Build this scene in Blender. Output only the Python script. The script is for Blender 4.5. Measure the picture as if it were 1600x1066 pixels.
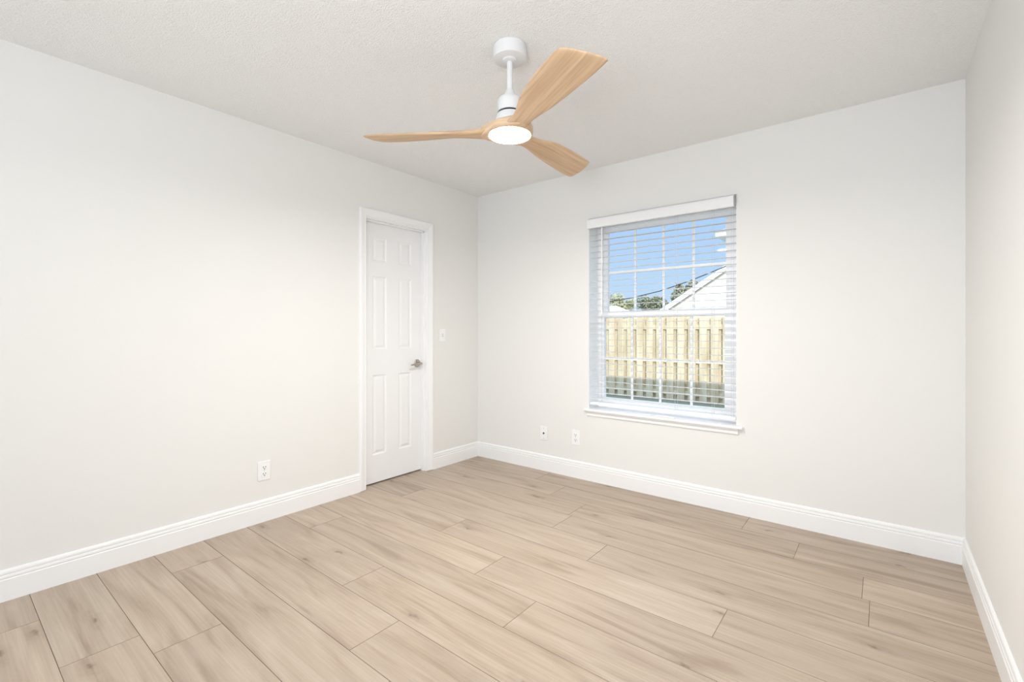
import bpy, bmesh, math, random
from mathutils import Vector, Matrix

# ------------------------------------------------------------------ scene, camera, sky, sun, exposure
for o in list(bpy.data.objects):
    bpy.data.objects.remove(o, do_unlink=True)
S = bpy.context.scene
COL = S.collection
S.view_settings.view_transform = 'Standard'
S.view_settings.look = 'None'
S.view_settings.gamma = 1.0
S.view_settings.use_curve_mapping = False
S.view_settings.exposure = 0.01

YAW = 38.48
cam_d = bpy.data.cameras.new('camera')
cam_d.sensor_width = 36.0
cam_d.lens = 16.398
cam_d.shift_y = -15.3 / 1600.0
cam_d.clip_start = 0.02
cam_d.clip_end = 500
cam = bpy.data.objects.new('camera', cam_d)
COL.objects.link(cam)
cam.location = (2.993, -3.247, 1.173)
cam.rotation_euler = (math.radians(90), 0, math.radians(YAW))
S.camera = cam

W = bpy.data.worlds.new('sky')
S.world = W
W.use_nodes = True
nt = W.node_tree
nt.nodes.clear()
w_out = nt.nodes.new('ShaderNodeOutputWorld')
w_bg = nt.nodes.new('ShaderNodeBackground')
w_tc = nt.nodes.new('ShaderNodeTexCoord')
w_sep = nt.nodes.new('ShaderNodeSeparateXYZ')
w_rmp = nt.nodes.new('ShaderNodeValToRGB')
cr = w_rmp.color_ramp
cr.elements[0].position = 0.0
cr.elements[0].color = (0.62, 0.79, 1.0, 1)
cr.elements[1].position = 1.0
cr.elements[1].color = (0.80, 0.88, 1.0, 1)
e = cr.elements.new(0.10); e.color = (0.53, 0.74, 1.0, 1)
e = cr.elements.new(0.30); e.color = (0.40, 0.62, 1.0, 1)
nt.links.new(w_tc.outputs['Generated'], w_sep.inputs[0])
nt.links.new(w_sep.outputs['Z'], w_rmp.inputs[0])
nt.links.new(w_rmp.outputs[0], w_bg.inputs[0])
w_mr = nt.nodes.new('ShaderNodeMapRange')      # brightness added above the view to light slats and window frame
w_mr.inputs['From Min'].default_value = 0.22
w_mr.inputs['From Max'].default_value = 0.60
w_mr.inputs['To Min'].default_value = 1.0
w_mr.inputs['To Max'].default_value = 3.0
nt.links.new(w_sep.outputs['Z'], w_mr.inputs['Value'])
nt.links.new(w_mr.outputs[0], w_bg.inputs[1])
nt.links.new(w_bg.outputs[0], w_out.inputs[0])


def light(name, kind, loc, energy, color=(1, 1, 1), **kw):
    d = bpy.data.lights.new(name, kind)
    d.energy = energy
    d.color = color
    for k, v in kw.items():
        setattr(d, k, v)
    o = bpy.data.objects.new(name, d)
    o.location = loc
    COL.objects.link(o)
    return o


sun = light('sun', 'SUN', (4, -8, 9), 3.5, (1.0, 0.95, 0.86), angle=math.radians(0.6))
sun.rotation_euler = Vector((-0.75, 1.0, -0.4686)).to_track_quat('-Z', 'Y').to_euler()

# added fill light, set in a made-up opening behind the camera
RW = 3.318      # room width (x)
RD = -6.0      # front wall (y)
RH = 2.44       # ceiling
rear_fill = light('rear_fill_light', 'AREA', (1.66, RD - 0.05, 1.18), 36.0, (0.90, 0.955, 1.0),
            shape='RECTANGLE', size=2.9, size_y=2.16)
rear_fill.rotation_euler = (math.radians(90), 0, 0)
# added soft lamp aimed upward, brightens the ceiling and far walls
ceiling_fill = light('ceiling_fill_light', 'AREA', (2.80, -3.75, 1.35), 27.0, (0.93, 0.97, 1.0), shape='DISK', size=0.7)
ceiling_fill.rotation_euler = Vector((-0.12, 0.78, 0.92)).to_track_quat('-Z', 'Y').to_euler()

# ------------------------------------------------------------------ helpers
R = random.Random(7)


class MB:
    """collects shapes and links them as ONE mesh object"""
    def __init__(self):
        self.bm = bmesh.new()

    def quad(self, *pts):
        return self.bm.faces.new([self.bm.verts.new(p) for p in pts])

    def box(self, x0, x1, y0, y1, z0, z1, bevel=0.0, seg=2):
        v = [self.bm.verts.new((x, y, z)) for x in (x0, x1) for y in (y0, y1) for z in (z0, z1)]
        fs = [(0, 1, 3, 2), (4, 6, 7, 5), (0, 4, 5, 1), (2, 3, 7, 6), (0, 2, 6, 4), (1, 5, 7, 3)]
        faces = [self.bm.faces.new([v[i] for i in f]) for f in fs]
        if bevel > 0:
            edges = list({e for f in faces for e in f.edges})
            bmesh.ops.bevel(self.bm, geom=edges, offset=bevel, segments=seg, affect='EDGES', profile=0.5)
        return self

    def prism(self, prof, axis, a, b):
        """closed 2D profile extruded along an axis from a to b"""
        def P(p, t):
            if axis == 'x': return (t, p[0], p[1])
            if axis == 'y': return (p[0], t, p[1])
            return (p[0], p[1], t)
        A = [self.bm.verts.new(P(p, a)) for p in prof]
        B = [self.bm.verts.new(P(p, b)) for p in prof]
        n = len(prof)
        for i in range(n):
            self.bm.faces.new((A[i], A[(i + 1) % n], B[(i + 1) % n], B[i]))
        self.bm.faces.new(A[::-1]); self.bm.faces.new(B)
        return self

    def lathe(self, prof, center, n=48, cap0=True, cap1=True):
        """(r, z) profile turned about the vertical through center"""
        rings = []
        for r, z in prof:
            rings.append([self.bm.verts.new((center[0] + r * math.cos(2 * math.pi * i / n),
                                             center[1] + r * math.sin(2 * math.pi * i / n), center[2] + z))
                          for i in range(n)])
        for k in range(len(rings) - 1):
            for i in range(n):
                j = (i + 1) % n
                self.bm.faces.new((rings[k][i], rings[k][j], rings[k + 1][j], rings[k + 1][i]))
        if cap0: self.bm.faces.new(rings[0][::-1])
        if cap1: self.bm.faces.new(rings[-1])
        return self

    def tube(self, pts, r, n=8, caps=True):
        pts = [Vector(p) for p in pts]
        rad = r if isinstance(r, (list, tuple)) else [r] * len(pts)
        rings = []
        for k, p in enumerate(pts):
            t = (pts[min(k + 1, len(pts) - 1)] - pts[max(k - 1, 0)]).normalized()
            up = Vector((0, 0, 1)) if abs(t.z) < 0.9 else Vector((1, 0, 0))
            u = t.cross(up).normalized(); v = u.cross(t)
            rings.append([self.bm.verts.new(p + rad[k] * (math.cos(2 * math.pi * i / n) * u + math.sin(2 * math.pi * i / n) * v))
                          for i in range(n)])
        for k in range(len(rings) - 1):
            for i in range(n):
                j = (i + 1) % n
                self.bm.faces.new((rings[k][i], rings[k][j], rings[k + 1][j], rings[k + 1][i]))
        if caps:
            self.bm.faces.new(rings[0][::-1]); self.bm.faces.new(rings[-1])
        return self

    def build(self, name, mat, parent=None, smooth=False, kind=None):
        bmesh.ops.recalc_face_normals(self.bm, faces=self.bm.faces[:])
        me = bpy.data.meshes.new(name)
        self.bm.to_mesh(me)
        self.bm.free()
        me.materials.append(mat)
        if smooth:
            me.polygons.foreach_set('use_smooth', [True] * len(me.polygons))
            try:
                me.set_sharp_from_angle(angle=math.radians(38))
            except Exception:
                pass
        o = bpy.data.objects.new(name, me)
        COL.objects.link(o)
        if parent is not None:
            o.parent = parent
            o.matrix_parent_inverse = Matrix.Translation(-parent.location)
        if kind: o['kind'] = kind
        return o


def thing(name, label, cat, loc, group=None):
    o = bpy.data.objects.new(name, None)
    o.empty_display_size = 0.1
    o.location = loc
    COL.objects.link(o)
    return tag(o, label, cat, group)


def tag(o, label, cat, group=None):
    o['label'] = label
    o['category'] = cat
    if group: o['group'] = group
    return o


# ------------------------------------------------------------------ materials
def new_mat(name):
    m = bpy.data.materials.new(name)
    m.use_nodes = True
    nt = m.node_tree
    b = nt.nodes['Principled BSDF']
    return m, nt, b


def N(nt, t, **kw):
    n = nt.nodes.new(t)
    for k, v in kw.items():
        setattr(n, k, v)
    return n


def paint(name, col, rough=0.6, bump=0.0, scale=120.0, detail=2.0, spec=0.4, vary=0.0, dist=0.002, metal=0.0):
    m, nt, b = new_mat(name)
    b.inputs['Roughness'].default_value = rough
    b.inputs['Specular IOR Level'].default_value = spec
    b.inputs['Metallic'].default_value = metal
    tc = N(nt, 'ShaderNodeTexCoord')
    nz = N(nt, 'ShaderNodeTexNoise')
    nz.inputs['Scale'].default_value = scale
    nz.inputs['Detail'].default_value = detail
    nt.links.new(tc.outputs['Object'], nz.inputs['Vector'])
    mx = N(nt, 'ShaderNodeMixRGB')
    mx.inputs[1].default_value = (*[c * (1 - vary) for c in col], 1)
    mx.inputs[2].default_value = (*[min(1, c * (1 + vary)) for c in col], 1)
    nt.links.new(nz.outputs[0], mx.inputs[0])
    nt.links.new(mx.outputs[0], b.inputs['Base Color'])
    if bump > 0:
        bp = N(nt, 'ShaderNodeBump')
        bp.inputs['Strength'].default_value = bump
        bp.inputs['Distance'].default_value = dist
        nt.links.new(nz.outputs[0], bp.inputs['Height'])
        nt.links.new(bp.outputs[0], b.inputs['Normal'])
    return m


M = {}
M['wall'] = paint('wall_paint', (0.86, 0.852, 0.832), 0.75, bump=0.12, scale=160, spec=0.25)
M['trim'] = paint('white_trim_paint', (0.945, 0.945, 0.95), 0.38, bump=0.02, scale=60, spec=0.4)
M['door'] = paint('white_door_paint', (0.92, 0.92, 0.93), 0.42, bump=0.03, scale=90, spec=0.4)
M['vinyl'] = paint('white_window_vinyl', (0.94, 0.94, 0.945), 0.35, spec=0.4)
M['blind'] = paint('white_blind_slat', (0.94, 0.94, 0.945), 0.4, spec=0.4)


def slat_mat():
    """thin white vinyl that lets some light through"""
    m = paint('white_vinyl_slat', (0.94, 0.94, 0.945), 0.4, spec=0.4)
    nt = m.node_tree
    b = nt.nodes['Principled BSDF']
    o = nt.nodes['Material Output']
    t = N(nt, 'ShaderNodeBsdfTranslucent'); t.inputs[0].default_value = (0.96, 0.96, 0.96, 1)
    mx = N(nt, 'ShaderNodeMixShader'); mx.inputs[0].default_value = 0.85
    nt.links.new(b.outputs[0], mx.inputs[1]); nt.links.new(t.outputs[0], mx.inputs[2]); nt.links.new(mx.outputs[0], o.inputs[0])
    return m


M['slat'] = slat_mat()
M['cord'] = paint('grey_white_cord', (0.70, 0.70, 0.72), 0.8)
M['fanwhite'] = paint('white_fan_enamel', (0.79, 0.79, 0.80), 0.35, spec=0.45)
M['dark'] = paint('dark_gap', (0.03, 0.03, 0.035), 0.6)
M['plastic'] = paint('white_plastic', (0.94, 0.94, 0.945), 0.35, spec=0.45)
M['slot'] = paint('dark_slot', (0.05, 0.05, 0.05), 0.5)
M['grey'] = paint('grey_screw', (0.4, 0.4, 0.4), 0.4)
M['nickel'] = paint('brushed_nickel', (0.50, 0.46, 0.42), 0.32, metal=1.0, vary=0.05, scale=200)
M['fascia'] = paint('white_fascia', (0.93, 0.92, 0.90), 0.6)
M['siding'] = paint('white_siding', (0.93, 0.92, 0.90), 0.7, vary=0.03, scale=6)
M['soffit'] = paint('tan_soffit', (0.86, 0.62, 0.44), 0.8, vary=0.05, scale=5)
M['shingle'] = paint('grey_shingles', (0.42, 0.40, 0.38), 0.9, bump=0.3, scale=14, vary=0.25, dist=0.01)
M['paleroof'] = paint('pale_tile_roof', (0.82, 0.76, 0.68), 0.85, bump=0.3, scale=9, vary=0.12, dist=0.01)
M['stucco'] = paint('cream_stucco', (0.80, 0.76, 0.66), 0.85, bump=0.2, scale=40, vary=0.04)
M['cable'] = paint('black_cable', (0.03, 0.03, 0.03), 0.7)
M['bark'] = paint('grey_bark', (0.30, 0.25, 0.20), 0.9, bump=0.6, scale=18, vary=0.3, dist=0.02)
M['grass'] = paint('shaded_lawn', (0.20, 0.22, 0.16), 0.95, bump=0.8, scale=45, detail=6, vary=0.45, dist=0.02)


def ceiling_mat():
    m, nt, b = new_mat('orange_peel_ceiling')
    b.inputs['Base Color'].default_value = (0.925, 0.925, 0.92, 1)
    b.inputs['Roughness'].default_value = 0.85
    b.inputs['Specular IOR Level'].default_value = 0.2
    tc = N(nt, 'ShaderNodeTexCoord')
    n1 = N(nt, 'ShaderNodeTexNoise'); n1.inputs['Scale'].default_value = 130; n1.inputs['Detail'].default_value = 3
    n2 = N(nt, 'ShaderNodeTexVoronoi'); n2.inputs['Scale'].default_value = 150
    ad = N(nt, 'ShaderNodeMath', operation='ADD')
    bp = N(nt, 'ShaderNodeBump'); bp.inputs['Strength'].default_value = 0.48; bp.inputs['Distance'].default_value = 0.005
    nt.links.new(tc.outputs['Object'], n1.inputs['Vector'])
    nt.links.new(tc.outputs['Object'], n2.inputs['Vector'])
    nt.links.new(n1.outputs[0], ad.inputs[0]); nt.links.new(n2.outputs['Distance'], ad.inputs[1])
    nt.links.new(ad.outputs[0], bp.inputs['Height']); nt.links.new(bp.outputs[0], b.inputs['Normal'])
    return m


M['ceiling'] = ceiling_mat()


def ramp(nt, stops, fac):
    r = N(nt, 'ShaderNodeValToRGB')
    c = r.color_ramp
    c.elements[0].position = stops[0][0]; c.elements[0].color = (*stops[0][1], 1)
    c.elements[1].position = stops[-1][0]; c.elements[1].color = (*stops[-1][1], 1)
    for p, q in stops[1:-1]:
        e = c.elements.new(p); e.color = (*q, 1)
    nt.links.new(fac, r.inputs[0])
    return r


def mapped(nt, src, scale):
    mp = N(nt, 'ShaderNodeMapping')
    mp.inputs['Scale'].default_value = scale
    nt.links.new(src, mp.inputs['Vector'])
    return mp.outputs[0]


def floor_mat():
    """oak-look planks: UV is in metres along the plank, offset per plank; 'tone' is random per plank"""
    m, nt, b = new_mat('light_oak_planks')
    b.inputs['Roughness'].default_value = 0.42
    b.inputs['Specular IOR Level'].default_value = 0.35
    uv = N(nt, 'ShaderNodeUVMap').outputs[0]
    tone = N(nt, 'ShaderNodeAttribute'); tone.attribute_name = 'tone'
    # fine grain
    g = N(nt, 'ShaderNodeTexNoise'); g.inputs['Scale'].default_value = 1.0; g.inputs['Detail'].default_value = 6; g.inputs['Roughness'].default_value = 0.62
    nt.links.new(mapped(nt, uv, (2.2, 120.0, 1)), g.inputs['Vector'])
    # broad cloudy streaks
    s = N(nt, 'ShaderNodeTexNoise'); s.inputs['Scale'].default_value = 1.0; s.inputs['Detail'].default_value = 6; s.inputs['Distortion'].default_value = 1.1
    nt.links.new(mapped(nt, uv, (1.5, 13.0, 1)), s.inputs['Vector'])
    c = N(nt, 'ShaderNodeTexNoise'); c.inputs['Scale'].default_value = 1.0; c.inputs['Detail'].default_value = 3
    nt.links.new(mapped(nt, uv, (2.6, 5.0, 1)), c.inputs['Vector'])
    base = ramp(nt, [(0.26, (0.37, 0.285, 0.215)), (0.45, (0.485, 0.39, 0.305)), (0.58, (0.53, 0.435, 0.345)), (0.76, (0.59, 0.50, 0.41))], s.outputs[0])
    grain = ramp(nt, [(0.30, (0.84, 0.83, 0.82)), (0.62, (1.05, 1.05, 1.05))], g.outputs[0])
    mul = N(nt, 'ShaderNodeMixRGB', blend_type='MULTIPLY'); mul.inputs[0].default_value = 0.75
    nt.links.new(base.outputs[0], mul.inputs[1]); nt.links.new(grain.outputs[0], mul.inputs[2])
    # greyish washes
    gw = ramp(nt, [(0.56, (0, 0, 0)), (0.75, (0.55, 0.55, 0.55))], c.outputs[0])
    mg = N(nt, 'ShaderNodeMixRGB'); mg.inputs[2].default_value = (0.50, 0.42, 0.345, 1)
    nt.links.new(gw.outputs[0], mg.inputs[0]); nt.links.new(mul.outputs[0], mg.inputs[1])
    # knots
    v = N(nt, 'ShaderNodeTexVoronoi', voronoi_dimensions='2D'); v.inputs['Scale'].default_value = 1.0
    nd = N(nt, 'ShaderNodeTexNoise'); nd.inputs['Scale'].default_value = 25; nd.inputs['Detail'].default_value = 2
    nt.links.new(uv, nd.inputs['Vector'])
    vm = N(nt, 'ShaderNodeMixRGB', blend_type='LINEAR_LIGHT'); vm.inputs[0].default_value = 0.09
    nt.links.new(mapped(nt, uv, (1.5, 4.4, 1)), vm.inputs[1]); nt.links.new(nd.outputs['Color'], vm.inputs[2])
    nt.links.new(vm.outputs[0], v.inputs['Vector'])
    kn = ramp(nt, [(0.0, (0.9, 0.9, 0.9)), (0.02, (0.60, 0.60, 0.60)), (0.05, (0.22, 0.22, 0.22)), (0.16, (0, 0, 0))], v.outputs['Distance'])
    keep = N(nt, 'ShaderNodeSeparateColor'); nt.links.new(v.outputs['Color'], keep.inputs[0])
    kg = N(nt, 'ShaderNodeMath', operation='GREATER_THAN'); kg.inputs[1].default_value = 0.62
    nt.links.new(keep.outputs[0], kg.inputs[0])
    km = N(nt, 'ShaderNodeMath', operation='MULTIPLY'); nt.links.new(kn.outputs[0], km.inputs[0]); nt.links.new(kg.outputs[0], km.inputs[1])
    mk = N(nt, 'ShaderNodeMixRGB'); mk.inputs[2].default_value = (0.20, 0.135, 0.09, 1)
    nt.links.new(km.outputs[0], mk.inputs[0]); nt.links.new(mg.outputs[0], mk.inputs[1])
    # tone per plank
    tr = ramp(nt, [(0.0, (0.93, 0.925, 0.92)), (1.0, (1.04, 1.03, 1.02))], tone.outputs['Fac'])
    mt = N(nt, 'ShaderNodeMixRGB', blend_type='MULTIPLY'); mt.inputs[0].default_value = 1.0
    nt.links.new(mk.outputs[0], mt.inputs[1]); nt.links.new(tr.outputs[0], mt.inputs[2])
    nt.links.new(mt.outputs[0], b.inputs['Base Color'])
    bp = N(nt, 'ShaderNodeBump'); bp.inputs['Strength'].default_value = 0.08; bp.inputs['Distance'].default_value = 0.001
    nt.links.new(g.outputs[0], bp.inputs['Height']); nt.links.new(bp.outputs[0], b.inputs['Normal'])
    return m


M['floor'] = floor_mat()
M['seam'] = paint('plank_seam', (0.25, 0.185, 0.13), 0.8)


def blade_mat():
    m, nt, b = new_mat('blonde_carved_wood')
    b.inputs['Roughness'].default_value = 0.5
    b.inputs['Specular IOR Level'].default_value = 0.3
    uv = N(nt, 'ShaderNodeUVMap').outputs[0]
    g = N(nt, 'ShaderNodeTexNoise'); g.inputs['Scale'].default_value = 1; g.inputs['Detail'].default_value = 5
    nt.links.new(mapped(nt, uv, (3, 85, 1)), g.inputs['Vector'])
    s = N(nt, 'ShaderNodeTexNoise'); s.inputs['Scale'].default_value = 1; s.inputs['Detail'].default_value = 3; s.inputs['Distortion'].default_value = 0.5
    nt.links.new(mapped(nt, uv, (2.0, 22, 1)), s.inputs['Vector'])
    a = ramp(nt, [(0.30, (0.63, 0.425, 0.262)), (0.52, (0.71, 0.505, 0.325)), (0.72, (0.76, 0.565, 0.385))], s.outputs[0])
    c = ramp(nt, [(0.34, (0.80, 0.78, 0.75)), (0.56, (1.03, 1.03, 1.03))], g.outputs[0])
    mu = N(nt, 'ShaderNodeMixRGB', blend_type='MULTIPLY'); mu.inputs[0].default_value = 0.8
    nt.links.new(a.outputs[0], mu.inputs[1]); nt.links.new(c.outputs[0], mu.inputs[2])
    nt.links.new(mu.outputs[0], b.inputs['Base Color'])
    return m


M['wood'] = blade_mat()


def fence_mat():
    m, nt, b = new_mat('weathered_fence_boards')
    b.inputs['Roughness'].default_value = 0.85
    tc = N(nt, 'ShaderNodeTexCoord')
    g = N(nt, 'ShaderNodeTexNoise'); g.inputs['Scale'].default_value = 1; g.inputs['Detail'].default_value = 5
    nt.links.new(mapped(nt, tc.outputs['Object'], (60, 60, 2.0)), g.inputs['Vector'])
    s = N(nt, 'ShaderNodeTexNoise'); s.inputs['Scale'].default_value = 1; s.inputs['Detail'].default_value = 3
    nt.links.new(mapped(nt, tc.outputs['Object'], (7, 7, 1.6)), s.inputs['Vector'])
    a = ramp(nt, [(0.3, (0.56, 0.44, 0.28)), (0.55, (0.70, 0.59, 0.41)), (0.75, (0.76, 0.68, 0.51))], s.outputs[0])
    c = ramp(nt, [(0.3, (0.80, 0.78, 0.74)), (0.6, (1, 1, 1))], g.outputs[0])
    mu = N(nt, 'ShaderNodeMixRGB', blend_type='MULTIPLY'); mu.inputs[0].default_value = 0.6
    nt.links.new(a.outputs[0], mu.inputs[1]); nt.links.new(c.outputs[0], mu.inputs[2])
    nt.links.new(mu.outputs[0], b.inputs['Base Color'])
    return m


M['fence'] = fence_mat()


def leaf_mat(name, c0, c1):
    m, nt, b = new_mat(name)
    b.inputs['Roughness'].default_value = 0.7
    oi = N(nt, 'ShaderNodeTexCoord')
    nz = N(nt, 'ShaderNodeTexNoise'); nz.inputs['Scale'].default_value = 2.5; nz.inputs['Detail'].default_value = 4
    nt.links.new(oi.outputs['Object'], nz.inputs['Vector'])
    r = ramp(nt, [(0.35, c0), (0.65, c1)], nz.outputs[0])
    nt.links.new(r.outputs[0], b.inputs['Base Color'])
    return m


M['leaf_a'] = leaf_mat('olive_leaves', (0.20, 0.22, 0.13), (0.36, 0.37, 0.24))
M['leaf_b'] = leaf_mat('yellow_green_leaves', (0.33, 0.34, 0.17), (0.54, 0.52, 0.32))
M['leaf_c'] = leaf_mat('dusty_leaves', (0.25, 0.25, 0.17), (0.46, 0.45, 0.34))


def glass_mat():
    m = bpy.data.materials.new('window_glass')
    m.use_nodes = True
    nt = m.node_tree
    nt.nodes.clear()
    o = N(nt, 'ShaderNodeOutputMaterial')
    t = N(nt, 'ShaderNodeBsdfTransparent'); t.inputs[0].default_value = (0.97, 0.985, 0.98, 1)
    g = N(nt, 'ShaderNodeBsdfGlossy'); g.inputs['Roughness'].default_value = 0.02
    f = N(nt, 'ShaderNodeFresnel'); f.inputs[0].default_value = 1.15
    mx = N(nt, 'ShaderNodeMixShader')
    nt.links.new(f.outputs[0], mx.inputs[0]); nt.links.new(t.outputs[0], mx.inputs[1]); nt.links.new(g.outputs[0], mx.inputs[2])
    nt.links.new(mx.outputs[0], o.inputs[0])
    return m


M['glass'] = glass_mat()


def lamp_mat():
    m = bpy.data.materials.new('lit_diffuser')
    m.use_nodes = True
    nt = m.node_tree
    nt.nodes.clear()
    o = N(nt, 'ShaderNodeOutputMaterial')
    e = N(nt, 'ShaderNodeEmission')
    e.inputs[0].default_value = (1.0, 0.955, 0.88, 1)
    e.inputs[1].default_value = 45.0
    nt.links.new(e.outputs[0], o.inputs[0])
    return m


M['lamp'] = lamp_mat()

# ------------------------------------------------------------------ the setting
WIN = (1.183, 2.257, 0.548, 2.057)       # window opening x0,x1,z0,z1
DOOR = (-1.228, -0.636, 2.012)           # door opening y0,y1,head
TW = 0.24                                # outer wall thickness
TI = 0.115                               # inner wall thickness


def build_floor():
    bm = bmesh.new()
    uvl = bm.loops.layers.uv.new('UVMap')
    tl = bm.loops.layers.color.new('tone')
    x0, x1 = -0.9, RW + 0.02
    ends = {-1: [0.313, 1.75], 0: [0.75, 2.3], 1: [0.917, 2.45], 2: [0.30, 1.70], 3: [1.459, 2.9], 4: [1.044, 2.50],
            5: [0.32, 1.816], 6: [1.451, 2.95], 7: [0.96, 2.481], 8: [0.32, 1.81], 9: [1.446, 2.949], 10: [1.420, 2.921],
            11: [1.121, 2.632], 12: [0.838, 2.337], 13: [1.5]}
    gap = 0.0022
    rr = random.Random(11)
    for k in range(-6, 14):
        ya = -2.958 + 0.2267 * k
        yb = min(ya + 0.2267, 0.03)
        if ya < RD - 0.5: continue
        js = sorted(ends.get(k, [rr.uniform(0.2, 1.4), rr.uniform(1.8, 3.0)]))
        xs = [x0] + js + [x1]
        for a, b in zip(xs[:-1], xs[1:]):
            A, B, C_, D = a + gap / 2, b - gap / 2, ya + gap / 2, yb - gap / 2
            f = bm.faces.new([bm.verts.new(p) for p in ((A, C_, 0), (B, C_, 0), (B, D, 0), (A, D, 0))])
            ou, ov, t = rr.uniform(0, 50), rr.uniform(0, 50), rr.random()
            for l in f.loops:
                l[uvl].uv = (l.vert.co.x - a + ou, l.vert.co.y - ya + ov)
                l[tl] = (t, t, t, 1)
            # bevelled edge of the plank dropping into the joint
            vs = list(f.verts)
            low = [bm.verts.new((v.co.x + (0.0006 if v.co.x > (A + B) / 2 else -0.0006),
                                 v.co.y + (0.0006 if v.co.y > (C_ + D) / 2 else -0.0006), -0.0015)) for v in vs]
            for i in range(4):
                g = bm.faces.new((vs[i], low[i], low[(i + 1) % 4], vs[(i + 1) % 4]))
                g.material_index = 1
    # underlay seen as the dark joint between planks, and the slab edges
    zb = -0.0014
    f = bm.faces.new([bm.verts.new(p) for p in ((x0, RD - 0.5, zb), (x1, RD - 0.5, zb), (x1, 0.03, zb), (x0, 0.03, zb))])
    f.material_index = 1
    v = [bm.verts.new(p) for p in ((x0, RD - 0.5, -0.12), (x1, RD - 0.5, -0.12), (x1, 0.03, -0.12), (x0, 0.03, -0.12))]
    f = bm.faces.new(v[::-1]); f.material_index = 1
    me = bpy.data.meshes.new('floor')
    bm.normal_update()
    bm.to_mesh(me); bm.free()
    me.materials.append(M['floor']); me.materials.append(M['seam'])
    o = bpy.data.objects.new('floor', me)
    COL.objects.link(o)
    o['kind'] = 'structure'
    return o


build_floor()
b = MB(); b.box(-0.95, RW + TI, RD - 0.15, TW, RH, RH + 0.02); b.build('ceiling', M['ceiling'], kind='structure')
# back wall with the window opening
b = MB()
b.box(-0.95, WIN[0], 0, TW, -0.22, RH); b.box(WIN[1], RW + TI, 0, TW, -0.22, RH)
b.box(WIN[0], WIN[1], 0, TW, -0.22, WIN[2]); b.box(WIN[0], WIN[1], 0, TW, WIN[3], RH)
b.build('wall_back', M['wall'], kind='structure')
# left wall with the door opening
b = MB()
b.box(-TI, 0, RD - 0.15, DOOR[0] - 0.02, 0, RH); b.box(-TI, 0, DOOR[1] + 0.02, 0, 0, RH)
b.box(-TI, 0, DOOR[0] - 0.02, DOOR[1] + 0.02, DOOR[2] + 0.02, RH)
b.build('wall_left', M['wall'], kind='structure')
b = MB(); b.box(RW, RW + TI, RD - 0.15, 0, -0.1, RH); b.build('wall_right', M['wall'], kind='structure')
# wall behind the camera, its opening made up for the added fill light
b = MB()
b.box(0, 0.2, RD - 0.15, RD, 0, RH); b.box(RW - 0.2, RW, RD - 0.15, RD, 0, RH); b.box(0.2, RW - 0.2, RD - 0.15, RD, 2.28, RH)
b.build('wall_front', M['wall'], kind='structure')
# closet behind the door
b = MB(); b.box(-0.93, -0.88, -2.0, 0, 0, RH); b.box(-0.88, -TI, -2.05, -2.0, 0, RH)
b.build('wall_closet', M['wall'], kind='structure')
# roof slab with eave; unseen rear stretch added to keep sun out
b = MB(); b.box(-6, 9, -13.0, 0.85, RH + 0.03, RH + 0.20); b.build('roof', M['shingle'], kind='structure')

# baseboards
BB = [(0, 0), (0.014, 0), (0.0142, 0.092), (0.0125, 0.0945), (0.0105, 0.0965), (0.0130, 0.100), (0.0135, 0.104),
      (0.0120, 0.111), (0.0085, 0.1125), (0.0085, 0.1145), (0.0110, 0.117), (0.0108, 0.124), (0.0085, 0.130), (0.005, 0.134), (0, 0.135)]


def baseboard(name, a, b, nrm, mit_a, mit_b):
    """run from a to b on the floor; profile grows along nrm; mitres shorten the run by the profile depth"""
    a, b, nrm = Vector(a), Vector(b), Vector(nrm)
    t = (b - a).normalized()
    m = MB()
    ra = [m.bm.verts.new(a + nrm * d + t * (d * mit_a) + Vector((0, 0, z))) for d, z in BB]
    rb = [m.bm.verts.new(b + nrm * d - t * (d * mit_b) + Vector((0, 0, z))) for d, z in BB]
    n = len(BB)
    for i in range(n):
        m.bm.faces.new((ra[i], ra[(i + 1) % n], rb[(i + 1) % n], rb[i]))
    m.bm.faces.new(ra[::-1]); m.bm.faces.new(rb)
    return m.build(name, M['trim'], kind='structure')


CL, CR = -1.274, -0.572      # outer edges of the door casing
lb = baseboard('baseboard_left', (0, RD, 0), (0, CL, 0), (1, 0, 0), 1, 0)
m2 = baseboard('baseboard_left_corner', (0, CR, 0), (0, 0, 0), (1, 0, 0), 0, 1)
baseboard('baseboard_back', (0, 0, 0), (RW, 0, 0), (0, -1, 0), 1, 1)
baseboard('baseboard_right', (RW, 0, 0), (RW, RD, 0), (-1, 0, 0), 1, 1)

# ------------------------------------------------------------------ door
door = bpy.data.objects.new('door_1', None)
door.location = (0, (DOOR[0] + DOOR[1]) / 2, 0)
COL.objects.link(door)
door['kind'] = 'structure'
door['label'] = 'white six panel door in the left wall near the corner'


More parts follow.
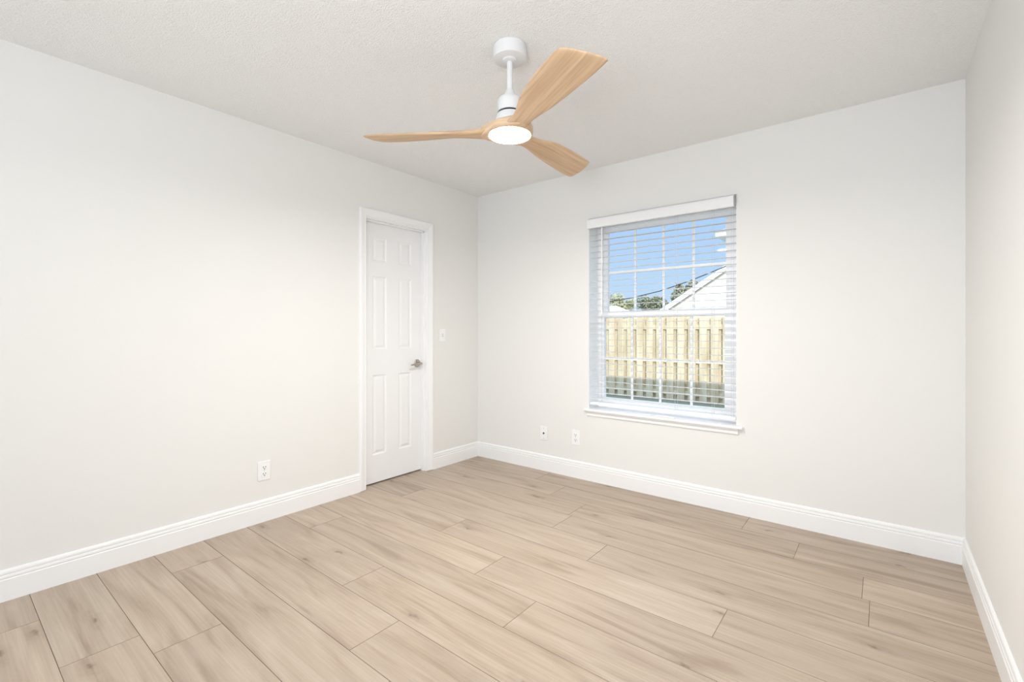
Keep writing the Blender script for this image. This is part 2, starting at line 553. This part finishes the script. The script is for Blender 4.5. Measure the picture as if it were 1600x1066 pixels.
def door_slab():
    m = MB()
    xf, xb = -0.060, -0.095
    y0, y1, z0, z1 = DOOR[0] + 0.003, DOOR[1] - 0.003, 0.010, DOOR[2] - 0.004
    ys = [y0, -1.120, -0.990, -0.875, -0.745, y1]
    zs = [z0, 0.222, 0.836, 1.032, 1.596, 1.712, 1.897, z1]
    for i in range(5):
        for j in range(7):
            a, b_, c, d = ys[i], ys[i + 1], zs[j], zs[j + 1]
            if i in (1, 3) and j in (1, 3, 5):
                rings = []
                for ins, dep in ((0, 0), (0.004, 0.004), (0.010, 0.0075), (0.014, 0.0085), (0.034, 0.0018), (0.036, 0.0015)):
                    rings.append([m.bm.verts.new((xf - dep, yy, zz)) for yy, zz in
                                  ((a + ins, c + ins), (b_ - ins, c + ins), (b_ - ins, d - ins), (a + ins, d - ins))])
                for k in range(len(rings) - 1):
                    for q in range(4):
                        m.bm.faces.new((rings[k][q], rings[k][(q + 1) % 4], rings[k + 1][(q + 1) % 4], rings[k + 1][q]))
                m.bm.faces.new(rings[-1])
            else:
                m.quad((xf, a, c), (xf, b_, c), (xf, b_, d), (xf, a, d))
    m.quad((xb, y0, z0), (xb, y0, z1), (xb, y1, z1), (xb, y1, z0))
    m.quad((xf, y0, z0), (xf, y0, z1), (xb, y0, z1), (xb, y0, z0))
    m.quad((xf, y1, z0), (xb, y1, z0), (xb, y1, z1), (xf, y1, z1))
    m.quad((xf, y0, z1), (xf, y1, z1), (xb, y1, z1), (xb, y0, z1))
    m.quad((xf, y0, z0), (xb, y0, z0), (xb, y1, z0), (xf, y1, z0))
    bmesh.ops.remove_doubles(m.bm, verts=m.bm.verts[:], dist=0.00005)
    return m.build('door_slab', M['door'], door)


door_slab()
# jambs with stops
b = MB()
b.box(-TI, 0.0, DOOR[0] - 0.019, DOOR[0], 0, DOOR[2] + 0.019)
b.box(-TI, 0.0, DOOR[1], DOOR[1] + 0.019, 0, DOOR[2] + 0.019)
b.box(-TI, 0.0, DOOR[0], DOOR[1], DOOR[2], DOOR[2] + 0.019)
b.box(-0.058, -0.030, DOOR[0], DOOR[0] + 0.010, 0, DOOR[2])
b.box(-0.058, -0.030, DOOR[1] - 0.008, DOOR[1], 0, DOOR[2])
b.box(-0.058, -0.030, DOOR[0], DOOR[1], DOOR[2] - 0.010, DOOR[2])
b.build('door_jamb', M['trim'], door)


def casing():
    # profile: (fraction across, depth); swept round the opening with mitres
    prof = [(0, 0), (0, 0.009), (0.06, 0.0115), (0.16, 0.0115), (0.22, 0.010), (0.34, 0.0125), (0.55, 0.0155),
            (0.70, 0.0175), (0.92, 0.0185), (1.0, 0.016), (1.0, 0)]
    il, ir, it = -1.222, -0.632, 2.020
    ol, orr, ot = CL, CR, 2.082
    m = MB()
    path = []
    for f, d in prof:
        path.append([(d, il + (ol - il) * f, 0.004), (d, il + (ol - il) * f, it + (ot - it) * f),
                     (d, ir + (orr - ir) * f, it + (ot - it) * f), (d, ir + (orr - ir) * f, 0.004)])
    V = [[m.bm.verts.new(p) for p in row] for row in path]
    n = len(prof)
    for i in range(n):
        for k in range(3):
            j = (i + 1) % n
            m.bm.faces.new((V[i][k], V[i][k + 1], V[j][k + 1], V[j][k]))
    m.bm.faces.new([V[i][0] for i in range(n)]); m.bm.faces.new([V[i][3] for i in range(n)])
    return m.build('door_casing', M['trim'], door)


casing()
# lever handle
hx, hy, hz = -0.060, -0.684, 0.905
b = MB()
n = 32
for prof in ([(0.0, 0.0335), (0.003, 0.0335), (0.007, 0.031), (0.0095, 0.025), (0.0105, 0.012)],):
    rings = [[b.bm.verts.new((hx + d, hy + r * math.cos(2 * math.pi * i / n), hz + r * math.sin(2 * math.pi * i / n))) for i in range(n)] for d, r in prof]
    for k in range(len(rings) - 1):
        for i in range(n):
            b.bm.faces.new((rings[k][i], rings[k][(i + 1) % n], rings[k + 1][(i + 1) % n], rings[k + 1][i]))
    b.bm.faces.new(rings[0][::-1]); b.bm.faces.new(rings[-1])
handle = b.build('door_handle', M['nickel'], door, smooth=True)
handle['label'] = 'brushed nickel lever handle'
b = MB()
b.tube([(hx + 0.010, hy, hz), (hx + 0.045, hy, hz), (hx + 0.055, hy - 0.002, hz), (hx + 0.060, hy - 0.012, hz),
        (hx + 0.061, hy - 0.04, hz - 0.001), (hx + 0.060, hy - 0.08, hz - 0.004), (hx + 0.056, hy - 0.108, hz - 0.008)],
       [0.0105, 0.010, 0.0105, 0.0105, 0.0095, 0.008, 0.0055], n=14)
lev = b.build('lever', M['nickel'], None, smooth=True)
lev.parent = handle

# ------------------------------------------------------------------ window
x0, x1, z0, z1 = WIN
zs = 0.566                                   # top of the stool
win = bpy.data.objects.new('window_1', None)
win.location = ((x0 + x1) / 2, 0.15, zs)
COL.objects.link(win)
win['kind'] = 'structure'
win['label'] = 'white double hung window with grilles in the back wall'
b = MB()
fw = 0.030
b.box(x0, x0 + fw, 0.150, 0.235, zs, z1); b.box(x1 - fw, x1, 0.150, 0.235, zs, z1)
b.box(x0 + fw, x1 - fw, 0.150, 0.235, z1 - 0.052, z1); b.box(x0 + fw, x1 - fw, 0.150, 0.235, zs, zs + 0.032)
b.build('window_frame', M['vinyl'], win)


def sash(name, y0, y1, gx0, gx1, gz0, gz1, ox0, ox1, oz0, oz1, mx, mz, mw=0.017):
    m = MB()
    m.box(ox0, gx0, y0, y1, oz0, oz1); m.box(gx1, ox1, y0, y1, oz0, oz1)
    m.box(gx0, gx1, y0, y1, gz1, oz1); m.box(gx0, gx1, y0, y1, oz0, gz0)
    s = m.build(name, M['vinyl'], win)
    ym = (y0 + y1) / 2 + 0.006
    g = MB()
    for x in mx:
        g.box(x - mw / 2, x + mw / 2, ym - 0.005, ym + 0.003, gz0, gz1)
    zc = sorted(mx)
    xs = [gx0] + [v for x in mx for v in (x - mw / 2, x + mw / 2)] + [gx1]
    for i in range(0, len(xs), 2):
        g.box(xs[i], xs[i + 1], ym - 0.005, ym + 0.003, mz - mw / 2, mz + mw / 2)
    gr = g.build('grille', M['vinyl'], None); gr.parent = s
    p = MB(); p.box(gx0 - 0.004, gx1 + 0.004, ym + 0.004, ym + 0.008, gz0 - 0.004, gz1 + 0.004)
    pn = p.build('pane', M['glass'], None); pn.parent = s
    return s


sash('upper_sash', 0.194, 0.226, 1.250, 2.145, 1.320, 1.972, x0 + fw, x1 - fw, 1.282, z1 - 0.052, (1.476, 1.702, 1.922), 1.647)
sash('lower_sash', 0.156, 0.190, 1.238, 2.146, 0.640, 1.283, x0 + fw, x1 - fw, zs + 0.032, 1.333, (1.466, 1.689, 1.918), 0.957)
# white lining of the opening
b = MB()
b.box(x0 - 0.001, x0 + 0.002, 0.0005, 0.150, zs, z1); b.box(x1 - 0.002, x1 + 0.001, 0.0005, 0.150, zs, z1)
b.box(x0, x1, 0.0005, 0.150, z1 - 0.002, z1 + 0.001)
b.build('reveal_lining', M['vinyl'], win)
# stool and apron
b = MB()
b.box(x0 + 0.001, x1 - 0.001, -0.001, 0.150, 0.548, zs)
b.box(1.150, 2.296, -0.034, 0.0, 0.548, zs, bevel=0.005)
b.build('window_stool', M['trim'], win)
b = MB()
b.prism([(0, 0.548), (-0.016, 0.548), (-0.016, 0.538), (-0.011, 0.528), (-0.011, 0.514), (-0.007, 0.508), (0, 0.508)], 'x', 1.172, 2.268)
b.build('window_apron', M['trim'], win)

# ------------------------------------------------------------------ blind
bl = thing('window_blind', 'white horizontal slat blind, open, hanging inside the window opening', 'blind', ((x0 + x1) / 2, 0.03, zs + 0.02))
b = MB()
vp = [(-0.030, 1.972), (-0.034, 1.976), (-0.034, 2.034), (-0.030, 2.040), (-0.026, 2.046), (-0.018, 2.046), (-0.018, 1.972)]
b.prism(vp, 'x', 1.192, 2.246)
b.box(1.186, 1.192, -0.034, 0.012, 1.972, 2.046)
v = b.build('valance', M['blind'], bl)
b = MB(); b.box(x0 + 0.006, x1 - 0.006, 0.000, 0.056, 2.000, z1 - 0.004, bevel=0.003); b.build('headrail', M['blind'], bl)
b = MB(); b.box(2.2475, 2.2545, -0.020, 0.0, 1.985, 2.040); b.box(2.2475, 2.2545, -0.022, -0.018, 2.030, 2.049)
cl = b.build('valance_clip', M['grey'], bl); cl['label'] = 'dark grey clip at the valance end'
b = MB()
zk = 1.9308
zl = []
while zk > 0.64:
    zl.append(zk); zk -= 0.0459
for z in zl:
    pr = []
    for i in range(9):
        y = 0.011 + 0.038 * i / 8
        pr.append((y, z + 0.0012 * (1 - ((y - 0.03) / 0.019) ** 2) + 0.0011))
    for i in range(8, -1, -1):
        y = 0.011 + 0.038 * i / 8
        pr.append((y, z + 0.0012 * (1 - ((y - 0.03) / 0.019) ** 2) - 0.0011))
    b.prism(pr, 'x', x0 + 0.006, x1 - 0.005)
b.build('slats', M['slat'], bl)
b = MB(); b.box(x0 + 0.006, x1 - 0.005, 0.004, 0.056, 0.598, 0.616, bevel=0.004); b.build('bottom_rail', M['blind'], bl)
for x in (1.268, 1.860, 2.105, 2.226):
    b = MB()
    for y in (0.0035, 0.0565):
        b.tube([(x, y, 0.602), (x, y, 2.01)], 0.0009, n=5)
    b.build('ladder_cord', M['cord'], bl)
b = MB(); b.tube([(1.302, -0.006, 2.005), (1.300, -0.006, 1.99), (1.297, -0.004, 1.34)], [0.0045, 0.0055, 0.0055], n=8)
b.tube([(1.297, -0.004, 1.34), (1.297, -0.004, 1.335), (1.297, -0.004, 1.30)], [0.0055, 0.008, 0.007], n=8)
b.build('tilt_wand', M['blind'], bl, smooth=True)

# loose pieces lying on the stool
b = MB()
b.box(-0.070, 0.070, -0.008, 0.008, 0.0, 0.012, bevel=0.0055, seg=3)
o = b.build('plastic_bar', M['plastic'], smooth=True)
o.location = (1.796, -0.012, zs); o.rotation_euler = (0, 0, math.radians(-3))
tag(o, 'white plastic bar lying flat on the window stool', 'bar')
b = MB()
b.box(-0.024, 0.014, -0.006, 0.006, 0.0, 0.009, bevel=0.004, seg=3)
b.lathe([(0.007, 0.0), (0.008, 0.003), (0.008, 0.008), (0.005, 0.010)], (0.021, 0, 0), n=16)
o = b.build('plastic_clip', M['plastic'], smooth=True)
o.location = (1.662, -0.006, zs)
tag(o, 'small white plastic clip on the window stool left of the plastic bar', 'clip')

# ------------------------------------------------------------------ ceiling fan
FC = (1.692, -1.626)
fan = thing('ceiling_fan', 'white ceiling fan with three blonde wooden blades and a lit round light', 'fan', (FC[0], FC[1], RH))
c3 = (FC[0], FC[1], 0)
b = MB(); b.lathe([(0.0735, 2.4365), (0.0735, 2.388), (0.0725, 2.384), (0.0695, 2.382)], c3); b.lathe([(0.071, 2.440), (0.071, 2.4365)], c3)
can = b.build('canopy', M['fanwhite'], fan, smooth=True)
b = MB(); b.lathe([(0.032, 2.3825), (0.032, 2.377), (0.029, 2.374), (0.022, 2.3735), (0.022, 2.372)], c3, n=32); b.build('canopy_collar', M['fanwhite'], fan, smooth=True)
b = MB(); b.lathe([(0.0132, 2.374), (0.0132, 2.245)], c3, n=24); b.build('downrod', M['fanwhite'], fan, smooth=True)
b = MB(); b.lathe([(0.0145, 2.250), (0.0165, 2.248), (0.0215, 2.236), (0.028, 2.222), (0.031, 2.216), (0.042, 2.213), (0.050, 2.207), (0.0545, 2.197), (0.0555, 2.186), (0.0555, 2.146)], c3)
b.build('motor_cover', M['fanwhite'], fan, smooth=True)
b = MB(); b.lathe([(0.051, 2.147), (0.051, 2.137)], c3); b.build('cover_gap', M['dark'], fan, smooth=True)
b = MB(); b.lathe([(0.0555, 2.138), (0.0585, 2.134), (0.0665, 2.108), (0.0685, 2.095), (0.0685, 2.082)], c3); b.build('motor_housing', M['fanwhite'], fan, smooth=True)

LEAD = [(0.070, 0.060), (0.100, 0.050), (0.130, 0.043), (0.170, 0.041), (0.22, 0.047), (0.30, 0.060), (0.40, 0.071), (0.50, 0.079), (0.58, 0.083), (0.655, 0.084)]
TRAIL = [(0.070, 0.062), (0.100, 0.052), (0.130, 0.045), (0.170, 0.046), (0.22, 0.056), (0.30, 0.070), (0.40, 0.079), (0.50, 0.080), (0.58, 0.075), (0.655, 0.066)]


def interp(tab, r):
    if r <= tab[0][0]: return tab[0][1]
    for (a, p), (c, q) in zip(tab[:-1], tab[1:]):
        if r <= c:
            t = (r - a) / (c - a); return p + (q - p) * t
    return tab[-1][1]


def smoothstep(a, b_, x):
    t = max(0, min(1, (x - a) / (b_ - a))); return t * t * (3 - 2 * t)


def blade(angle):
    bm = bmesh.new()
    uvl = bm.loops.layers.uv.new('UVMap')
    NR, NT = 56, 18
    grid = []
    for side in (1, -1):
        g = []
        for i in range(NR + 1):
            s = 1 - (1 - i / NR) ** 1.6
            row = []
            for j in range(NT + 1):
                tt = -math.cos(math.pi * j / NT)            # -1 trailing .. 1 leading
                r_end = 0.634 + 0.026 * tt + 0.008 * (1 - tt * tt) - 0.012 * abs(tt) ** 9
                r = 0.070 + s * (r_end - 0.070)
                off = interp(LEAD, r) * tt if tt > 0 else interp(TRAIL, r) * tt
                pitch = smoothstep(0.10, 0.30, r)
                z = 2.066 - 0.003 * smoothstep(0.1, 0.6, r) + pitch * (-0.0165 * tt + 0.002 * tt * tt) - 0.006 * (1 - pitch)
                th = (0.0125 - 0.0050 * smoothstep(0.1, 0.5, r)) * (max(0.0, 1 - abs(tt) ** 5)) ** 0.5
                th *= (max(0.0, 1 - s ** 40)) ** 0.5
                row.append((Vector((r, off, z + side * th)), r, off))
            g.append(row)
        grid.append(g)
    V = [[[bm.verts.new(p[0]) for p in row] for row in g] for g in grid]
    for q in range(2):
        for i in range(NR):
            for j in range(NT):
                f = bm.faces.new((V[q][i][j], V[q][i + 1][j], V[q][i + 1][j + 1], V[q][i][j + 1]))
                for l in f.loops:
                    l[uvl].uv = (l.vert.co.x + angle * 3.1, l.vert.co.y + angle)
    f = bm.faces.new([V[0][0][j] for j in range(NT + 1)] + [V[1][0][j] for j in range(NT - 1, 0, -1)])
    bmesh.ops.remove_doubles(bm, verts=bm.verts[:], dist=0.00008)
    rot = Matrix.Translation((FC[0], FC[1], 0)) @ Matrix.Rotation(math.radians(angle), 4, 'Z')
    bmesh.ops.transform(bm, matrix=rot, verts=bm.verts[:])
    m = MB(); m.bm.free(); m.bm = bm
    return m.build('blade', M['wood'], fan, smooth=True)


AX = (210.5, 330.5, 90.5)
for a in AX:
    blade(a)


def hub():
    bm = bmesh.new()
    uvl = bm.loops.layers.uv.new('UVMap')
    n = 120
    levels = [(2.086, 0.80), (2.084, 0.93), (2.078, 1.0), (2.058, 1.0), (2.050, 0.985), (2.0455, 0.96), (2.0445, 0.94)]
    rings = []
    for z, k in levels:
        ring = []
        for i in range(n):
            th = 2 * math.pi * i / n
            lobe = ((1 + math.cos(3 * (th - math.radians(AX[0])))) / 2) ** 2.2
            ro = 0.1035 + 0.030 * lobe
            r = ro * k
            ring.append(bm.verts.new((FC[0] + r * math.cos(th), FC[1] + r * math.sin(th), z)))
        rings.append(ring)
    # recess for the light
    for r, z in ((0.0945, 2.0440), (0.0935, 2.0475), (0.0925, 2.060)):
        rings.append([bm.verts.new((FC[0] + r * math.cos(2 * math.pi * i / n), FC[1] + r * math.sin(2 * math.pi * i / n), z)) for i in range(n)])
    for k in range(len(rings) - 1):
        for i in range(n):
            f = bm.faces.new((rings[k][i], rings[k][(i + 1) % n], rings[k + 1][(i + 1) % n], rings[k + 1][i]))
            for l in f.loops: l[uvl].uv = (l.vert.co.x, l.vert.co.y + l.vert.co.z)
    bm.faces.new(rings[0][::-1])
    bm.faces.new(rings[-1])
    m = MB(); m.bm.free(); m.bm = bm
    return m.build('blade_hub', M['wood'], fan, smooth=True)


hub()
b = MB()
b.lathe([(0.0905, 2.058), (0.0912, 2.0475), (0.0905, 2.0440), (0.086, 2.0415), (0.06, 2.0390), (0.03, 2.0380), (0.004, 2.0378)], c3, n=64)
dif = b.build('light_diffuser', M['lamp'], fan, smooth=True)
fl = light('fan_lamp', 'AREA', (FC[0], FC[1], 2.036), 26.0, (1.0, 0.97, 0.92), shape='DISK', size=0.168)
dif['label'] = 'round glowing warm white light'

# ------------------------------------------------------------------ outlets, jack, switch
def plate_on(m, w, h, d=0.006):
    m.box(-w / 2, w / 2, -d, 0, -h / 2, h / 2, bevel=0.0025)


def place(root, where):
    kind, u, z = where
    if kind == 'left':
        root.location = (0, u, z); root.rotation_euler = (0, 0, math.radians(90))
    else:
        root.location = (u, 0, z)


def add(m, name, mat, root):
    o = m.build(name, mat, None, smooth=False)
    o.parent = root
    return o


def outlet(where, label):
    root = thing('wall_outlet', label, 'outlet', (0, 0, 0), 'duplex power outlets')
    place(root, where)
    m = MB(); plate_on(m, 0.074, 0.118); add(m, 'cover_plate', M['plastic'], root)
    for zc in (0.020, -0.020):
        m = MB(); m.box(-0.017, 0.017, -0.0078, -0.005, zc - 0.0145, zc + 0.0145, bevel=0.001, seg=1)
        rc = add(m, 'receptacle', M['plastic'], root)
        m = MB()
        m.box(-0.0085, -0.0055, -0.0082, -0.0065, zc - 0.002, zc + 0.0085); m.box(0.0055, 0.0085, -0.0082, -0.0065, zc - 0.001, zc + 0.0080)
        m.box(-0.003, 0.003, -0.0082, -0.0065, zc - 0.0105, zc - 0.0050)
        s = m.build('socket_holes', M['slot'], None); s.parent = rc
    m = MB(); m.box(-0.002, 0.002, -0.0075, -0.005, -0.002, 0.002, bevel=0.0007, seg=1); add(m, 'screw', M['grey'], root)
    return root


outlet(('left', -1.945, 0.312), 'white duplex outlet low on the left wall before the door')
outlet(('back', 1.068, 0.322), 'white duplex outlet on the back wall just below the window corner')
jack = thing('cable_jack', 'white wall plate with one dark round jack on the back wall', 'jack', (0.758, 0, 0.314))
m = MB(); plate_on(m, 0.072, 0.116); add(m, 'cover_plate', M['plastic'], jack)
m = MB()
rings = [[m.bm.verts.new((r * math.cos(2 * math.pi * i / 20), -d, r * math.sin(2 * math.pi * i / 20))) for i in range(20)] for r, d in ((0.0075, 0.005), (0.0075, 0.010), (0.005, 0.014), (0.004, 0.014))]
for k in range(3):
    for i in range(20):
        m.bm.faces.new((rings[k][i], rings[k][(i + 1) % 20], rings[k + 1][(i + 1) % 20], rings[k + 1][i]))
m.bm.faces.new(rings[-1]); m.bm.faces.new(rings[0][::-1])
jk = add(m, 'jack_socket', M['slot'], jack); jk['label'] = 'dark round jack'
for z in (0.042, -0.042):
    m = MB(); m.box(-0.0025, 0.0025, -0.0072, -0.005, z - 0.0025, z + 0.0025, bevel=0.0008, seg=1); add(m, 'screw', M['grey'], jack)
sw = thing('light_switch', 'white toggle light switch on the wall right of the door', 'switch', (0, 0, 0))
place(sw, ('left', -0.455, 1.138))
m = MB(); plate_on(m, 0.070, 0.114); add(m, 'cover_plate', M['plastic'], sw)
m = MB(); m.box(-0.0052, 0.0052, -0.0064, -0.005, -0.012, 0.012); sl = add(m, 'toggle_slot', M['grey'], sw)
m = MB(); m.prism([(-0.005, -0.008), (-0.005, 0.004), (-0.016, 0.011), (-0.018, 0.007), (-0.008, -0.006)], 'x', -0.0042, 0.0042); add(m, 'toggle', M['plastic'], sw)

# ------------------------------------------------------------------ outdoors
GZ = -0.22
b = MB(); b.box(-60, 40, 0.24, 70, GZ - 0.2, GZ); b.build('ground', M['grass'], kind='structure')

# board fence
FY = 6.1
fence = thing('wooden_fence', 'sunlit wooden board fence with gaps behind the window, its foot in shade', 'fence', (-0.5, FY, GZ))
b = MB(); bb = MB()
FR = random.Random(5)
for k in range(-24, 24):
    xa = -1.500 + 0.2137 * k
    top = 1.470 + FR.uniform(-0.012, 0.012)
    w = 0.1397
    lean = FR.uniform(-0.002, 0.002)
    b.prism([(xa + lean, GZ + 0.01), (xa + w + lean, GZ + 0.01), (xa + w, top - 0.03), (xa + w - 0.03, top), (xa + 0.03, top), (xa, top - 0.03)], 'y', FY - 0.017, FY)
    xb = xa + 0.2137 / 2 + w / 2 - 0.0699 + 0.0
    bb.prism([(xb, GZ + 0.01), (xb + w, GZ + 0.01), (xb + w, top - 0.035), (xb + w - 0.03, top - 0.005), (xb + 0.03, top - 0.005), (xb, top - 0.035)], 'y', FY + 0.038, FY + 0.055)
b.build('front_boards', M['fence'], fence)
bb.build('rear_boards', M['fence'], fence)
for z in (1.211, 0.541, -0.10):
    b = MB(); b.box(-6.6, 3.7, FY, FY + 0.038, z, z + 0.089); b.build('rail', M['fence'], fence)
for x in (-5.55, -3.15, -0.75, 1.65):
    b = MB(); b.box(x - 0.045, x + 0.045, FY + 0.055, FY + 0.145, GZ, 1.40); b.build('post', M['fence'], fence)


def foliage(center, rad, n, size, seed, blobs=9):
    rr = random.Random(seed)
    m = MB()
    bl_ = []
    for i in range(blobs):
        d = Vector((rr.gauss(0, 1), rr.gauss(0, 1), rr.gauss(0, 0.9))).normalized() * (rr.random() ** 0.5)
        bl_.append((Vector((center[0] + d.x * rad[0] * 0.75, center[1] + d.y * rad[1] * 0.75, center[2] + d.z * rad[2] * 0.75)), rr.uniform(0.28, 0.5)))
    for i in range(n):
        c, k = rr.choice(bl_)
        d = Vector((rr.gauss(0, 1), rr.gauss(0, 1), rr.gauss(0, 1))).normalized() * (rr.random() ** 0.4) * k
        p = c + Vector((d.x * rad[0], d.y * rad[1], d.z * rad[2]))
        u = Vector((rr.gauss(0, 1), rr.gauss(0, 1), rr.gauss(0, 1))).normalized()
        w = u.cross(Vector((rr.gauss(0, 1), rr.gauss(0, 1), rr.gauss(0, 1)))).normalized()
        s = size * rr.uniform(0.6, 1.3)
        m.quad(p - u * s, p + w * s * 0.5, p + u * s, p - w * s * 0.5)
    return m


def tree(label, x, y, zc, rad, leaf, seed, n=2600, size=0.13, cat='tree', name='tree'):
    t = thing(name, label, cat, (x, y, GZ))
    m = MB()
    m.tube([(x, y, GZ), (x + 0.1, y, GZ + (zc - GZ) * 0.5), (x, y, zc)], [0.16, 0.11, 0.05], n=8)
    rr = random.Random(seed + 50)
    for i in range(7):
        a = rr.uniform(0, 6.28)
        m.tube([(x, y, zc - rad[2] * 0.6), (x + math.cos(a) * rad[0] * 0.35, y + math.sin(a) * rad[1] * 0.35, zc), (x + math.cos(a) * rad[0] * 0.6, y + math.sin(a) * rad[1] * 0.6, zc + rad[2] * rr.uniform(-0.1, 0.6))], [0.05, 0.035, 0.012], n=5)
    m.build('trunk', M['bark'], t)
    foliage((x, y, zc), rad, n, size, seed).build('crown', leaf, t)
    return t


tree('dusty green tree rising beside the white gable', -9.25, 34, 4.35, (1.25, 1.25, 1.45), M['leaf_c'], 3, n=3000)
tree('olive green tree seen in the middle panes beyond the fence', -14.4, 40, 3.7, (1.75, 1.5, 1.6), M['leaf_a'], 8, n=3200)
tree('pale leafy tree at the left edge of the panes beyond the low roof', -18.0, 41, 3.6, (2.1, 1.6, 1.5), M['leaf_b'], 12, n=3000)
for i, (x, y, zc, rad, lab) in enumerate([
        (-12.6, 36, 1.7, (1.9, 1.0, 1.15), 'low yellow green bush left of the white gable'),
        (-16.2, 38, 1.5, (2.2, 1.0, 1.25), 'low yellow green bush behind the pale roof')]):
    tree(lab, x, y, zc, rad, M['leaf_b'], 20 + i, n=2200, cat='bush', name='bush')

# neighbour's gabled house
hs = thing('gabled_house', 'white house beyond the fence with a steep gable and white rake board', 'house', (-1.4, 20.4, GZ))
rz = lambda x: 2.47 + 0.638 * (x + 5.56)      # roof line on the left slope
RX, RZ = -1.35, 2.47 + 0.638 * (-1.35 + 5.56)
xe = -6.1
xm = lambda x: 2 * RX - x
b = MB()
b.prism([(-5.5, GZ), (xm(-5.5), GZ), (xm(-5.5), rz(-5.5) - 0.16), (RX, RZ - 0.16), (-5.5, rz(-5.5) - 0.16)], 'y', 20.5, 23.8)
b.build('wall', M['siding'], hs)
b = MB()
top = [(xe, rz(xe)), (RX, RZ), (xm(xe), rz(xe))]
b.prism(top + [(p[0], p[1] - 0.10) for p in top[::-1]], 'y', 20.06, 24.3)
b.build('roof', M['shingle'], hs)
b = MB()
b.prism([(p[0], p[1] + 0.01) for p in top] + [(p[0], p[1] - 0.26) for p in top[::-1]], 'y', 20.0, 20.06)
b.build('rake_board', M['fascia'], hs)
b = MB()
b.prism([(p[0], p[1] - 0.101) for p in top] + [(p[0], p[1] - 0.13) for p in top[::-1]], 'y', 20.061, 20.499)
b.build('soffit', M['soffit'], hs)

h2 = thing('tall_house', 'taller white house whose eave tip shows at the top right of the panes', 'house', (0, 27, GZ))
b = MB(); b.box(-3.35, 5.0, 24.5, 31.0, GZ, 6.42); b.build('wall', M['siding'], h2)
b = MB(); b.box(-4.16, 5.8, 23.6, 31.8, 6.34, 6.56); b.build('fascia', M['fascia'], h2)
b = MB()
bs = [b.bm.verts.new(p) for p in ((-4.18, 23.55, 6.56), (5.82, 23.55, 6.56), (5.82, 31.85, 6.56), (-4.18, 31.85, 6.56))]
tp = [b.bm.verts.new(p) for p in ((0.0, 27.7, 8.8), (1.7, 27.7, 8.8))]
b.bm.faces.new((bs[0], bs[1], tp[1], tp[0])); b.bm.faces.new((bs[1], bs[2], tp[1])); b.bm.faces.new((bs[2], bs[3], tp[0], tp[1])); b.bm.faces.new((bs[3], bs[0], tp[0])); b.bm.faces.new(bs[::-1])
b.build('roof', M['shingle'], h2)

h3 = thing('low_house', 'low house with a pale roof at the left edge above the fence', 'house', (-16.2, 31, GZ))
b = MB(); b.box(-18.6, -12.8, 30.2, 33.5, GZ, 2.2); b.build('wall', M['stucco'], h3)
b = MB()
bs = [b.bm.verts.new(p) for p in ((-19.2, 29.7, 2.2), (-12.0, 29.7, 2.2), (-12.0, 34.0, 2.2), (-19.2, 34.0, 2.2))]
tp = [b.bm.verts.new(p) for p in ((-17.0, 31.8, 3.25), (-14.0, 31.8, 3.25))]
b.bm.faces.new((bs[0], bs[1], tp[1], tp[0])); b.bm.faces.new((bs[1], bs[2], tp[1])); b.bm.faces.new((bs[2], bs[3], tp[0], tp[1])); b.bm.faces.new((bs[3], bs[0], tp[0])); b.bm.faces.new(bs[::-1])
b.build('roof', M['paleroof'], h3)

# service cable from a pole on the right, sagging down to the left
b = MB()
pts = [(-19.0, 16.0, 3.3), (-15.0, 16, 2.72), (-11.0, 16, 2.43), (-8.5, 16, 2.41), (-6.70, 16, 2.507), (-5.583, 16, 2.638), (-4.354, 16, 2.862), (-3.113, 16, 3.211), (-1.826, 16, 3.655), (-0.4, 16, 4.27), (1.2, 16, 5.1), (2.6, 16, 5.9)]
b.tube(pts, 0.019, n=6)
tag(b.build('overhead_cable', M['cable'], smooth=True), 'dark overhead cable sagging across the sky beyond the fence', 'cable')
for (x, zt, lab) in ((2.6, 6.4, 'wooden utility pole at the high end of the cable'), (-19.0, 3.8, 'short wooden utility pole at the low end of the cable')):
    b = MB(); b.tube([(x, 16.152, GZ), (x, 16.152, zt)], 0.13, n=24)
    tag(b.build('utility_pole', M['bark'], smooth=True), lab, 'pole')
